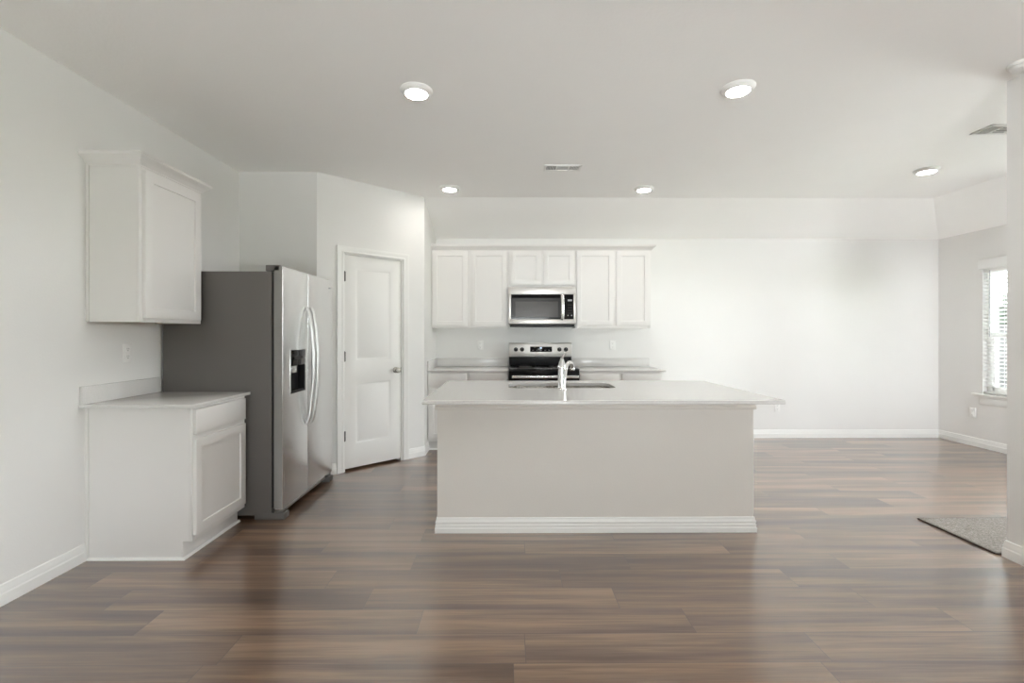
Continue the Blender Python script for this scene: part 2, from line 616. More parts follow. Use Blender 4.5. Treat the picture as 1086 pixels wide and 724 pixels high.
def tag(o, label, cat, group=None):
    o['label'] = label
    o['category'] = cat
    if group:
        o['group'] = group
    return o


def thing(name, label, cat, loc=(0, 0, 0), rotz=0.0, group=None):
    o = bpy.data.objects.new(name, None)
    o.empty_display_size = 0.1
    COL.objects.link(o)
    o.location = loc
    o.rotation_euler = (0, 0, rotz)
    if label:
        tag(o, label, cat, group)
    return o


def structure(o, label=None, cat=None):
    o['kind'] = 'structure'
    if label:
        o['label'] = label
    if cat:
        o['category'] = cat
    return o


def copy_thing(root, loc, rotz=None, label=None):
    r = root.copy()
    COL.objects.link(r)
    r.location = loc
    if rotz is not None:
        r.rotation_euler = (0, 0, rotz)
    if label:
        r['label'] = label
    for ch in list(root.children):
        c = ch.copy()
        COL.objects.link(c)
        c.parent = r
        for g in list(ch.children):
            d = g.copy()
            COL.objects.link(d)
            d.parent = c
    return r


def wall(name, p0, p1, z1, holes=(), th=0.13, z0=0.0, label=None):
    """wall whose room side lies to the right of travel p0 -> p1; holes are (s0, s1, z0, z1)"""
    p0, p1 = Vector(p0), Vector(p1)
    L = (p1 - p0).length
    ang = math.atan2((p1 - p0).y, (p1 - p0).x)
    b = MB()
    cuts = sorted({0.0, L, *[h[0] for h in holes], *[h[1] for h in holes]})
    for a, c in zip(cuts, cuts[1:]):
        hs = [h for h in holes if h[0] <= a + 1e-6 and h[1] >= c - 1e-6]
        z = z0
        for h in hs:
            if h[2] > z + 1e-6:
                b.box(a, c, 0, th, z, h[2])
            z = h[3]
        b.box(a, c, 0, th, z, z1)
    bmesh.ops.remove_doubles(b.bm, verts=b.bm.verts, dist=1e-5)
    o = b.build(name, M['wall'], smooth=0)
    o.location = (p0.x, p0.y, 0)
    o.rotation_euler = (0, 0, ang)
    return structure(o)


# ------------------------------------------------------------------ the room shell
o = MB().box(XL - .13, XP + .13, YREAR - .13, YB + .13, -0.12, 0.0).box(XP + .13, XR + .13, YP - .13, YB + .13, -0.12, 0.0).build('floor', M['floor'], smooth=0)
structure(o)

cb = MB()
cb.poly([(XL, YREAR, ZC), (XP + .0, YREAR, ZC), (XP, YB - DV, ZC), (XL, YB - DV, ZC)])
cb.poly([(XP, YP, ZC), (XR - DV, YP, ZC), (XR - DV, YB - DV, ZC), (XP, YB - DV, ZC)])
cb.poly([(XL, YB - DV, ZC), (XR - DV, YB - DV, ZC), (XR, YB, ZW), (XL, YB, ZW)])
cb.poly([(XR - DV, YP, ZC), (XR, YP, ZW), (XR, YB, ZW), (XR - DV, YB - DV, ZC)])
bmesh.ops.remove_doubles(cb.bm, verts=cb.bm.verts, dist=1e-4)
structure(cb.build('ceiling', M['ceiling'], smooth=0))

wall('wall_left', (XL, YREAR), (XL, YB), ZC)
wall('wall_alcove', (XL, PA.y), (PA.x, PA.y), ZC, th=0.09)
DS0, DS1 = 0.262, 0.862                              # pantry door slab along the diagonal wall
wall('wall_pantry', PA, PQ, ZC, holes=[(DS0 - .012, DS1 + .012, 0.0, 2.066)], th=0.09)
wall('wall_pantry_return', (PQ.x, PQ.y), (PQ.x, YB), ZC, th=0.09)
wall('wall_back', (XL, YB), (XR + .13, YB), ZW + .02)
wall('wall_right', (XR, YB), (XR, YP), ZW + .02, holes=[(YB - WIN_R[1], YB - WIN_R[0], WIN_R[2], WIN_R[3]), (YB - ADDED_NOOKW[1], YB - ADDED_NOOKW[0], ADDED_NOOKW[2], ADDED_NOOKW[3])])
wall('wall_nook_front', (XR, YP), (XP, YP), ZC, th=0.13,
     holes=[(XR - PATIO[1], XR - PATIO[0], PATIO[2], PATIO[3])])
wall('wall_living_right', (XP, YP - .13), (XP, YREAR), ZC, holes=[(YP - .13 - ADDED_LIVW[1], YP - .13 - ADDED_LIVW[0], ADDED_LIVW[2], ADDED_LIVW[3])])
# the wall end seen at the right edge is closed by the nook front wall's left end
wall('wall_rear', (XP + .13, YREAR), (XL - .13, YREAR), ZC, holes=[(XP + .13 - ADDED_REARW[1], XP + .13 - ADDED_REARW[0], ADDED_REARW[2], ADDED_REARW[3])])

BB = [(0, 0), (.014, 0), (.014, .052), (.011, .060), (.011, .070), (.007, .084), (.006, .096), (.002, .101), (0, .101)]
g = .001


def baseboard(name, path):
    structure(MB().sweep([(a + g, z) for a, z in BB], path).build(name, M['trim'], smooth=20))


baseboard('baseboard_left', [(XL, YREAR + .02), (XL, 2.694)])
dirp = (PQ - PA).normalized()
baseboard('baseboard_pantry_left', [PA + dirp * .055, PA + dirp * .176])
baseboard('baseboard_pantry_right', [PA + dirp * .934, PQ, Vector((PQ.x, 5.24))])
baseboard('baseboard_back', [(1.735, YB), (XR, YB), (XR, YP + .02)])
baseboard('baseboard_post', [(XR - .3, YP), (PATIO[1] + .08, YP)])
baseboard('baseboard_living', [(PATIO[0] - .075, YP), (XP, YP), (XP, YREAR + .02)])

# ------------------------------------------------------------------ pantry door (door_1)
d1 = thing('door_1', None, None, (PA.x, PA.y, 0), PANG)
structure(d1, 'white two-panel pantry door with satin knob in the angled wall', 'door')
b = MB()
b.field(DS0 + .002, DS1 - .002, .022, 2.056, .012, .035,
        [(.370, .752, .243, .842), (.370, .752, 1.045, 1.942)], .009, .016, .002, raised=.004)
b.build('door_slab', M['door'], d1)
CAS = [(0, 0), (.018, 0), (.018, .012), (.014, .022), (.014, .046), (.010, .052), (.006, .066), (0, .066)]


def casing(parent, s0, s1, ztop, w=.066, name='door_casing'):
    b = MB()
    t = b.bm
    # profile across the board: distance from opening edge -> proud of wall
    pr = [(0.0, .0), (0.0, .011), (.012, .016), (.020, .0125), (.044, .0155), (.052, .018), (w, .018), (w, 0)]
    rings = []
    for corner in range(4):
        rg = []
        for q, h in pr:
            if corner == 0: x, z = s0 - q, 0.0
            elif corner == 1: x, z = s0 - q, ztop + q
            elif corner == 2: x, z = s1 + q, ztop + q
            else: x, z = s1 + q, 0.0
            rg.append(t.verts.new((x, -h - .0005, z)))
        rings.append(rg)
    n = len(pr)
    for a, c in zip(rings, rings[1:]):
        for i in range(n):
            j = (i + 1) % n
            t.faces.new((a[i], a[j], c[j], c[i]))
    t.faces.new(rings[0]); t.faces.new(rings[-1])
    bmesh.ops.recalc_face_normals(t, faces=t.faces)
    return b.build(name, M['trim'], parent, smooth=20)


casing(d1, DS0 - .016, DS1 + .014, 2.066)
b = MB()
b.box(DS0 - .012, DS0, 0.0, .09, 0, 2.066)
b.box(DS1, DS1 + .012, 0.0, .09, 0, 2.066)
b.box(DS0, DS1, 0.0, .09, 2.058, 2.066)
b.box(DS0, DS0 + .012, .048, .085, 0, 2.058)
b.box(DS1 - .012, DS1, .048, .085, 0, 2.058)
b.build('door_jamb', M['trim'], d1)
for z in (1.85, 1.09, .335):
    b = MB()
    b.lathe([(0.0, -.050), (.004, -.050), (.0068, -.046), (.0068, .046), (.004, .050), (0, .050)], (DS0 - .003, .004, z), seg=14)
    b.box(DS0 - .012, DS0 + .010, .006, .0115, z - .045, z + .045)
    b.build('hinge', M['hinge'], d1)
b = MB()
kx, kz = .802, .935
b.lathe([(0, 0), (.031, 0), (.031, .005), (.026, .009), (.014, .011), (.0125, .028), (.018, .034), (.0265, .042), (.0285, .052), (.026, .060), (.016, .066), (0, .0675)],
        (kx, .0115, kz), (0, -1, 0), 28)
b.build('door_knob', M['nickel'], d1)
b = MB()
b.box(DS1 - .0025, DS1 + .004, .006, .0125, kz - .028, kz + .028)
b.build('latch_plate', M['hinge'], d1)


# ------------------------------------------------------------------ windows
def window(name, origin, rotz, w, z0, z1, th=.13, meet=None, stool=True):
    """local x along the wall, y into the wall (outwards)"""
    root = thing(name, None, None, origin, rotz)
    structure(root)
    f = MB()
    y0, y1 = th - .075, th - .01
    fw = .045
    f.box(0, fw, y0, y1, z0, z1, .003); f.box(w - fw, w, y0, y1, z0, z1, .003)
    f.box(0, w, y0, y1, z0, z0 + fw, .003); f.box(0, w, y0, y1, z1 - fw, z1, .003)
    if meet:
        f.box(fw, w - fw, y0 + .01, y1, meet - .02, meet + .02, .003)
        f.box(fw, fw + .028, y0 + .01, y1 - .015, z0 + fw, meet, .002)
        f.box(w - fw - .028, w - fw, y0 + .01, y1 - .015, z0 + fw, meet, .002)
        f.box(fw, w - fw, y0 + .01, y1 - .015, z0 + fw, z0 + fw + .035, .002)
    f.build('window_frame', M['plastic'], root)
    p = MB().box(fw - .005, w - fw + .005, y1 - .028, y1 - .024, z0 + fw - .005, z1 - fw + .005)
    p.build('window_pane', M['glass'], root, smooth=0)
    if stool:
        s = MB()
        s.box(-.095, w + .095, -.042, -.0005, z0 - .025, z0, .004)
        s.box(.001, w - .001, -.001, y0, z0 - .025, z0 + .001)
        s.build('window_stool', M['trim'], root)
        a = MB()
        a.box(-.02, w + .02, -.018, -.0005, z0 - .118, z0 - .026, .004)
        a.box(-.025, w + .025, -.024, -.0005, z0 - .045, z0 - .026, .003)
        a.build('window_apron', M['trim'], root)
    return root


window('window_1', (XR, WIN_R[1], 0), -math.pi / 2, WIN_R[1] - WIN_R[0], WIN_R[2], WIN_R[3], meet=1.285)
window('window_2_added', (XR, ADDED_NOOKW[1], 0), -math.pi / 2, ADDED_NOOKW[1] - ADDED_NOOKW[0], ADDED_NOOKW[2], ADDED_NOOKW[3], meet=1.3)
window('window_3_added', (XP, ADDED_LIVW[1], 0), -math.pi / 2, ADDED_LIVW[1] - ADDED_LIVW[0], ADDED_LIVW[2], ADDED_LIVW[3], meet=1.3)
window('window_4_added', (ADDED_REARW[1], YREAR, 0), math.pi, ADDED_REARW[1] - ADDED_REARW[0], ADDED_REARW[2], ADDED_REARW[3], meet=1.3)
# glazed patio door
d2 = thing('door_2', None, None, (PATIO[1], YP, 0), math.pi)
structure(d2)
pw = PATIO[1] - PATIO[0]
b = MB()
b.box(.03, .20, .05, .095, .02, 2.03, .002); b.box(pw - .20, pw - .03, .05, .095, .02, 2.03, .002)
b.box(.20, pw - .20, .05, .095, .02, .26, .002); b.box(.20, pw - .20, .05, .095, 1.92, 2.03, .002)
b.build('door_slab', M['door'], d2)
b = MB()
b.box(0, .03, .0, .13, 0, 2.06); b.box(pw - .03, pw, .0, .13, 0, 2.06); b.box(.03, pw - .03, .0, .13, 2.03, 2.06)
b.build('door_jamb', M['trim'], d2)
MB().box(.195, pw - .195, .070, .074, .255, 1.925).build('door_glass', M['glass_grey'], d2, smooth=0)
casing(d2, -.001, pw + .001, 2.06)

# horizontal blind in window_1
bl = thing('window_blind', 'white horizontal slat blind lowered over the window on the right', 'blind',
           (XR, WIN_R[1], 0), -math.pi / 2)
w_ = WIN_R[1] - WIN_R[0]
b = MB()
b.box(-.018, w_ + .018, -.040, -.026, 2.042, 2.150, .004)
b.box(-.018, -.006, -.026, -.001, 2.042, 2.150, .002)
b.box(w_ + .006, w_ + .018, -.026, -.001, 2.042, 2.150, .002)
b.build('valance', M['blind'], bl)
b = MB()
z = 2.0
tilt = math.radians(-16)
while z > .68:
    t = Matrix.Translation((w_ / 2, .026, z)) @ Matrix.Rotation(tilt, 4, 'X')
    b.box(-w_ / 2 + .006, w_ / 2 - .006, -.0245, .0245, -.0013, .0013, mat=t)
    z -= .043
b.build('slats', M['slat'], bl)
MB().box(.006, w_ - .006, .002, .050, .632, .650, .004).build('bottom_rail', M['blind'], bl)
MB().box(.004, w_ - .004, .000, .052, 2.006, 2.047, .002).build('head_rail', M['blind'], bl)
b = MB()
for x in (.13, w_ / 2, w_ - .13):
    for y in (.003, .049):
        b.box(x - .0012, x + .0012, y - .0008, y + .0008, .64, 2.02)
b.build('ladder_cord', M['blind'], bl)
MB().tube([(.085, -.006, 2.02), (.085, -.010, 1.9), (.085, -.010, 1.27)], .005, 10).build('tilt_wand', M['legend'], bl)

# ------------------------------------------------------------------ ceiling lights, vents, detector
LT = [(-0.555, 2.815, 'round white ceiling downlight above the island left end, larger of the left pair'),
      (1.372, 2.770, 'round white ceiling downlight above the island right end, larger of the right pair'),
      (-0.588, 4.677, 'small round ceiling downlight beside the pantry wall corner'),
      (1.366, 4.677, 'small round ceiling downlight above the right upper cabinets, right of the middle vent'),
      (3.742, 4.135, 'round ceiling downlight at far right, above the empty dining nook')]
first = None
for x, y, lab in LT:
    if first is None:
        first = thing('ceiling_light', lab, 'ceiling light', (x, y, ZC), 0, 'round ceiling downlights')
        b = MB()
        b.lathe([(.098, -.0005), (.098, -.004), (.094, -.010), (.080, -.020), (.068, -.026), (.0655, -.024), (.0655, -.014), (.0, -.014)], seg=48)
        b.build('trim_ring', M['plastic'], first)
        MB().lathe([(.0, -.0185), (.065, -.0185), (.065, -.0245), (.05, -.0265), (0, -.0275)], seg=48).build('lens', M['lamp'], first)
    else:
        copy_thing(first, (x, y, ZC), label=lab)


def vent(label, cx, cy, w, d):
    r = thing('ceiling_vent', label, 'ceiling vent', (cx, cy, ZC), 0, 'ceiling air registers')
    b = MB()
    fw = .022
    z0, z1 = -.009, -.0005
    b.box(-w / 2, w / 2, -d / 2, -d / 2 + fw, z0, z1, .003); b.box(-w / 2, w / 2, d / 2 - fw, d / 2, z0, z1, .003)
    b.box(-w / 2, -w / 2 + fw, -d / 2, d / 2, z0, z1, .003); b.box(w / 2 - fw, w / 2, -d / 2, d / 2, z0, z1, .003)
    for x in (-w / 6, w / 6):
        b.box(x - .006, x + .006, -d / 2 + fw, d / 2 - fw, z0, z1, .001)
    b.build('frame', M['plastic'], r)
    MB().box(-w / 2 + .01, w / 2 - .01, -d / 2 + .01, d / 2 - .01, -.0025, -.0008).build('duct_shade_plate', M['shadow_grey'], r)  # flat grey plate in place of the shaded duct
    b = MB()
    iw = w / 2 - fw
    for side in (-1, 1):
        for k in range(6):
            x = side * (w / 6 + .012 + (iw - w / 6 - .014) * (k + .5) / 6)
            b.box(-.0035, .0035, -d / 2 + fw, d / 2 - fw, -.0008, .0008, mat=Matrix.Translation((x, 0, -.006)) @ Matrix.Rotation(side * math.radians(50), 4, 'Y'))
    for k in range(5):
        y = -d / 2 + fw + (d - 2 * fw) * (k + .5) / 5
        b.box(-w / 6 + .006, w / 6 - .006, -.0115, .0115, -.0008, .0008, mat=Matrix.Translation((0, y, -.0058)) @ Matrix.Rotation(math.radians(14), 4, 'X'))
    b.build('louvres', M['plastic'], r)


vent('white ceiling air vent in front of the upper cabinets', .479, 4.105, .33, .145)
vent('white ceiling air vent partly behind the wall end at far right', 3.555, 3.313, .335, .165)

sd = thing('smoke_detector', 'white round smoke detector on the ceiling beside the right wall end', 'smoke detector', (2.803, 2.505, ZC))
MB().lathe([(0, -.0005), (.070, -.0005), (.070, -.012), (.066, -.016), (0, -.016)], seg=40).build('base_plate', M['plastic'], sd)
MB().lathe([(0, -.016), (.058, -.016), (.058, -.022), (.050, -.034), (.030, -.039), (0, -.040)], seg=40).build('cover', M['plastic'], sd)


# ------------------------------------------------------------------ outlets
def outlet(label, loc, rotz):
    r = thing('wall_outlet', label, 'outlet', loc, rotz, 'white duplex wall outlets')
    MB().box(-.036, .036, -.0075, -.0005, -.058, .058, .003).build('cover_plate', M['plastic'], r)
    for s in (-1, 1):
        c = s * .0235
        o = MB().rbox(-.0165, .0165, -.0092, -.0072, c - .0155, c + .0155, .008, 'Y', 5).build('socket', M['plastic'], r)
        b = MB()
        b.box(-.0075, -.0055, -.0096, -.0090, c - .001, c + .008)
        b.box(.0055, .0075, -.0096, -.0090, c - .001, c + .008)
        b.lathe([(0, 0), (.0026, 0), (.0026, .0006), (0, .0006)], (0, -.0090, c - .0085), (0, -1, 0), 12)
        b.build('slots', M['slot'], o)
    b = MB().lathe([(0, 0), (.0032, 0), (.0026, .0012), (0, .0014)], (0, -.0074, 0), (0, -1, 0), 12)
    b.build('screw', M['plastic'], r)


outlet('white wall outlet above the counter on the left wall', (XL, 2.992, 1.181), math.pi / 2)
outlet('white wall outlet on the back wall, left of the stove', (-.349, YB, 1.163), 0)
outlet('white wall outlet on the back wall, right of the stove', (1.306, YB, 1.163), 0)
outlet('low white wall outlet on the back wall, just right of the island', (3.38, YB, .385), 0)
outlet('low white wall outlet under the window sill', (XR, 5.395, .384), -math.pi / 2)


# ------------------------------------------------------------------ cabinets
def shaker(b, x0, x1, z0, z1, fr=.057):
    b.panel(x0, x1, z0, z1, -.0195, .019, fr, .008, .003, .0018)
    return b


def base_cabinet(label, loc, rotz, w, d, doors, drawers, exposed_left=False, exposed_right=False, group='white base cabinets', h=.879):
    """face at local y=0, back at y=d"""
    r = thing('base_cabinet', label, 'cabinet', loc, rotz, group)
    b = MB()
    tk, th = .062, .105
    t = b.bm

    def side(x0, x1):
        pts = [(0.018, h), (d, h), (d, 0), (tk, 0), (tk, th), (.018, th)]
        A = [t.verts.new((x0, y, z)) for y, z in pts]
        B = [t.verts.new((x1, y, z)) for y, z in pts]
        t.faces.new(A); t.faces.new(B)
        for i in range(len(pts)):
            j = (i + 1) % len(pts)
            t.faces.new((A[i], A[j], B[j], B[i]))
    side(.003, .019); side(w - .019, w - .003)
    bmesh.ops.recalc_face_normals(t, faces=t.faces)
    b.box(.019, w - .019, .018, d, th, th + .015)
    b.box(.019, w - .019, d - .008, d, th, h)
    b.build('carcass', M['cabinet'], r)
    f = MB()
    st = .036
    f.box(0, st, 0, .019, th, h, .001); f.box(w - st, w, 0, .019, th, h, .001)
    f.box(st, w - st, 0, .019, h - .034, h); f.box(st, w - st, 0, .019, th, th + .034)
    zs = sorted({q[2] for q in drawers})
    for q in zs:
        f.box(st, w - st, .0, .019, q - .034, q + .006)
    if len(doors) > 1:
        mx_ = (doors[0][1] + doors[1][0]) / 2
        f.box(mx_ - .03, mx_ + .03, 0, .019, th + .034, zs[0] - .034)
        f.box(mx_ - .03, mx_ + .03, 0, .019, zs[0] + .006, h - .034)
    f.build('face_frame', M['cabinet'], r)
    MB().box(.001, w - .001, tk - .012, tk - .0005, 0.001, th - .001, .0008).build('toe_kick', M['cabinet'], r)
    for q in drawers:
        MB().box(q[0], q[1], -.0195, -.0005, q[2], q[3], .002).build('drawer_front', M['cabinet'], r)
    for q in doors:
        shaker(MB(), *q).build('door', M['cabinet'], r)
    sh = [(0, 0), (.012, 0), (.011, .006), (.007, .011), (0, .014)]
    s = MB()
    path = []
    if exposed_left:
        path = [(.003, d - .014), (.003, tk - .013), (w + .012, tk - .013)]
    else:
        path = [(.0, tk - .013), (w, tk - .013)]
    s.sweep(sh, path)
    s.build('shoe_molding', M['trim'], r)
    if exposed_left:
        MB().box(-.004, .0025, d - .020, d, .001, h, .001).build('scribe_strip', M['cabinet'], r)
    return r


def upper_cabinet(label, loc, rotz, w, d, z0, z1, doors, group='white upper cabinets', scribe=False, edge=False):
    r = thing('upper_cabinet', label, 'cabinet', loc, rotz, group)
    b = MB()
    b.box(.003, .019, .018, d, z0, z1); b.box(w - .019, w - .003, .018, d, z0, z1)
    b.box(.019, w - .019, .018, d, z1 - .015, z1); b.box(.019, w - .019, d - .008, d, z0 + .012, z1)
    b.build('carcass', M['cabinet'], r)
    MB().box(.019, w - .019, .019, d - .008, z0 + .012, z0 + .024).build('bottom_panel', M['wood_raw'] if edge else M['cabinet'], r)
    f = MB()
    st = .036
    f.box(0, st, 0, .019, z0, z1, .001); f.box(w - st, w, 0, .019, z0, z1, .001)
    f.box(st, w - st, 0, .019, z0, z0 + .036); f.box(st, w - st, 0, .019, z1 - .036, z1)
    if len(doors) > 1:
        mx_ = (doors[0][1] + doors[1][0]) / 2
        f.box(mx_ - .035, mx_ + .035, 0, .019, z0 + .036, z1 - .036)
    f.build('face_frame', M['cabinet'], r)
    for q in doors:
        shaker(MB(), *q).build('door', M['cabinet'], r)
    if scribe:
        MB().box(-.004, .0025, d - .018, d, z0, z1, .001).build('scribe_strip', M['cabinet'], r)
    return r


CROWN = [(0, 0), (.006, 0), (.006, .008), (.012, .012), (.018, .022), (.030, .036), (.046, .046), (.050, .050), (.050, .058), (.054, .060), (.054, .070), (0, .070)]
XF = -1.826
r = base_cabinet('white single-door base cabinet standing against the left wall', (XF, 2.700, 0), math.pi / 2, .540, XF - XL - .0005,
                 [(.012, .520, .137, .690)], [(.012, .520, .718, .862)], exposed_left=True, group=None)
XU = -2.132
uc = upper_cabinet('white single-door upper cabinet with crown on the left wall', (XU, 2.705, 0), math.pi / 2, .540, XU - XL - .0005,
                   1.372, 2.288, [(.026, .516, 1.395, 2.256)], group=None, scribe=True, edge=True)
b = MB()
b.sweep([(a, 2.274 + z_) for a, z_ in CROWN], [(.003, XU - XL - .0008), (.003, 0.0), (.540, 0.0), (.540, XU - XL - .0008)])
b.build('crown_molding', M['cabinet'], uc)

YF = YB - .335
DF = .3345
X0 = PQ.x + .0015
upper_cabinet('tall white two-door upper cabinet left of the microwave', (X0, YF, 0), 0, .003 - X0, DF, 1.372, 2.292,
              [(-.896 - X0, -.483 - X0, 1.396, 2.279), (-.439 - X0, -.018 - X0, 1.396, 2.279)])
upper_cabinet('short white two-door upper cabinet directly above the microwave', (.004, YF, 0), 0, .783, DF, 1.856, 2.292,
              [(.023, .378, 1.880, 2.279), (.411, .772, 1.880, 2.279)])
upper_cabinet('tall white two-door upper cabinet right of the microwave', (.788, YF, 0), 0, .897, DF, 1.372, 2.292,
              [(.016, .455, 1.400, 2.279), (.489, .875, 1.400, 2.279)])
cr = MB()
cr.sweep([(a + .0003, 2.284 + z_) for a, z_ in CROWN], [(X0, YF), (1.685, YF), (1.685, YB - .001)][::1])
o = cr.build('crown_molding', M['cabinet'])
# sweep offset is to the right of travel: +X travel -> towards the viewer
tag(o, 'white crown molding running along the top of the back upper cabinets', 'crown molding')

YCB = YB - .62
base_cabinet('white base cabinet between the pantry wall and the stove', (X0 + .002, YCB, 0), 0, -.002 - X0 - .002, .6195,
             [(.012, .435, .137, .690), (.465, .885, .137, .690)], [(.012, .435, .718, .862), (.465, .885, .718, .862)])
base_cabinet('white base cabinet on the back wall, right of the stove', (.792, YCB, 0), 0, .928, .6195,
             [(.012, .445, .137, .690), (.480, .915, .137, .690)], [(.012, .445, .718, .862), (.480, .915, .718, .862)])


# ------------------------------------------------------------------ countertops
def countertop(label, parts, name='countertop'):
    r = thing(name, label, 'countertop', parts[0][1][:1] + parts[0][1][2:3] + (0,))
    ox, oy = r.location.x, r.location.y
    for nm, q, bev in parts:
        MB().box(q[0] - ox, q[1] - ox, q[2] - oy, q[3] - oy, q[4], q[5], bev).build(nm, M['quartz'], r)
    return r


countertop('white quartz countertop with short backsplash on the left base cabinet',
           [('slab', (XL + .001, -1.797, 2.662, 3.260, .880, .900), .002),
            ('backsplash', (XL + .001, XL + .020, 2.662, 3.260, .9003, 1.002), .0015)])
countertop('white quartz countertop on the back wall, between pantry wall and stove',
           [('slab', (X0, -.001, YB - .645, YB - .001, .880, .900), .002),
            ('backsplash', (X0, -.001, YB - .020, YB - .001, .9003, 1.002), .0015),
            ('side_splash', (X0, X0 + .019, YB - .640, YB - .0205, .9003, 1.002), .0015)])
countertop('white quartz countertop on the back wall, right of the stove',
           [('slab', (.791, 1.763, YB - .645, YB - .001, .880, .900), .002),
            ('backsplash', (.791, 1.763, YB - .020, YB - .001, .9003, 1.002), .0015)])

# ------------------------------------------------------------------ island
IX0, IX1 = -.4665, 1.6185
IY0, IY1 = 3.060, 3.845
IZ = .889
isl = thing('kitchen_island', 'long kitchen island with plain painted front panel and white baseboard', 'island', ((IX0 + IX1) / 2, IY0, 0))
ox, oy = isl.location.x, isl.location.y
b = MB()
b.box(IX0 - ox, IX1 - ox, 0, .10, .0, IZ - .001)
b.box(IX0 - ox, IX0 - ox + .02, .10, IY1 - oy, .0, IZ - .001)
b.box(IX1 - ox - .02, IX1 - ox, .10, IY1 - oy, .0, IZ - .001)
b.box(IX0 - ox + .02, IX1 - ox - .02, .10, IY1 - oy - .07, .0, .11)
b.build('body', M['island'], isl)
loop = [(IX0 - ox, IY1 - oy), (IX0 - ox, 0), (IX1 - ox, 0), (IX1 - ox, IY1 - oy)]
IBB = [(0, 0), (.015, 0), (.015, .030), (.012, .034), (.012, .052), (.008, .057), (.011, .064), (.011, .072), (.007, .080), (.005, .096), (0, .099)]
MB().sweep(IBB, loop).build('baseboard', M['trim'], isl, smooth=20)
ITR = [(0, 0), (.010, .001), (.014, .006), (.014, .018), (.008, .026), (.010, .034), (.010, .060), (0, .060)]
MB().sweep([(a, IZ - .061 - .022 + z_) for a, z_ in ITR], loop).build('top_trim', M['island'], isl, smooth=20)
# kitchen-side doors
for k in range(4):
    x0 = IX0 - ox + .03 + k * .508
    d = MB().panel(-x0 - .495, -x0, .13, IZ - .03, -.0195, .019, .057, .008, .003, .0015).build('door', M['cabinet'], isl)
    d.location = (0, IY1 - oy, 0)
    d.rotation_euler = (0, 0, math.pi)

CX0, CX1, CY0, CY1 = -.504, 1.628, 2.714, 3.882
SX0, SX1, SY0, SY1 = .004, .786, 3.345, 3.705
ct = thing('island_countertop', 'large white quartz countertop on the kitchen island, with sink cutout', 'countertop', ((CX0 + CX1) / 2, (CY0 + CY1) / 2, 0))
ox, oy = ct.location.x, ct.location.y
t = bmesh.new()
zt, zb = .914, .8905
hole = rrect(SX0, SX1, SY0, SY1, .075, 8)
bv = .003
outer = rrect(CX0, CX1, CY0, CY1, .006, 4)


def ring(pts, z):
    vs = [t.verts.new((x - ox, y - oy, z)) for x, y in pts]
    return vs, [t.edges.new((vs[i], vs[(i + 1) % len(vs)])) for i in range(len(vs))]


outer_in = rrect(CX0 + bv, CX1 - bv, CY0 + bv, CY1 - bv, .004, 4)
hole_in = rrect(SX0 - bv, SX1 + bv, SY0 - bv, SY1 + bv, .075 + bv, 8)
oT, eoT = ring(outer_in, zt); o1, _ = ring(outer, zt - bv); o2, _ = ring(outer, zb + bv); oB, eoB = ring(outer_in, zb)
hT, ehT = ring(hole_in, zt); h1, _ = ring(hole, zt - bv); hB, ehB = ring(hole, zb)
bmesh.ops.triangle_fill(t, use_beauty=True, use_dissolve=False, edges=eoT + ehT)
bmesh.ops.triangle_fill(t, use_beauty=True, use_dissolve=False, edges=eoB + ehB)
for A, B in ((oT, o1), (o1, o2), (o2, oB), (hT, h1), (h1, hB)):
    n = len(A)
    for i in range(n):
        j = (i + 1) % n
        t.faces.new((A[i], A[j], B[j], B[i]))
bmesh.ops.recalc_face_normals(t, faces=t.faces)
b = MB(); b._merge(t)
b.build('slab', M['quartz'], ct)

# ------------------------------------------------------------------ sink (double bowl, undermount)
sk = thing('kitchen_sink', 'stainless double-bowl sink set into the island countertop', 'sink', ((SX0 + SX1) / 2, (SY0 + SY1) / 2, 0))
ox, oy = sk.location.x, sk.location.y
mid = (SX0 + SX1) / 2 - .02


def bowl(x0, x1, y0, y1, r):
    b = MB()
    t = b.bm
    lv = [(0, .8895, -.014), (0, .8880, .0), (0, .76, .004), (.0, .715, .012), (.0, .700, .035)]
    rings = []
    for _, z, ins in lv:
        rr = max(.02, r - ins)
        rings.append([t.verts.new((x - ox, y - oy, z)) for x, y in rrect(x0 + ins, x1 - ins, y0 + ins, y1 - ins, rr, 8)])
    for A, B in zip(rings, rings[1:]):
        n = len(A)
        for i in range(n):
            j = (i + 1) % n
            t.faces.new((A[i], A[j], B[j], B[i]))
    t.faces.new(rings[-1])
    bmesh.ops.recalc_face_normals(t, faces=t.faces)
    ob = b.build('bowl', M['sink'], sk, smooth=50)
    MB().lathe([(0, .7005), (.055, .7005), (.052, .704), (.040, .7035), (.036, .7012), (0, .7012)], ((x0 + x1) / 2 - ox, (y0 + y1) / 2 - oy, 0), seg=28).build('drain', M['chrome'], ob)


bowl(SX0 - .002, mid - .012, SY0 - .002, SY1 + .002, .07)
bowl(mid + .012, SX1 + .002, SY0 - .002, SY1 + .002, .07)
MB().box(mid - .012 - ox, mid + .012 - ox, SY0 + .03 - oy, SY1 - .03 - oy, .855, .868, .005).build('divider', M['sink'], sk)

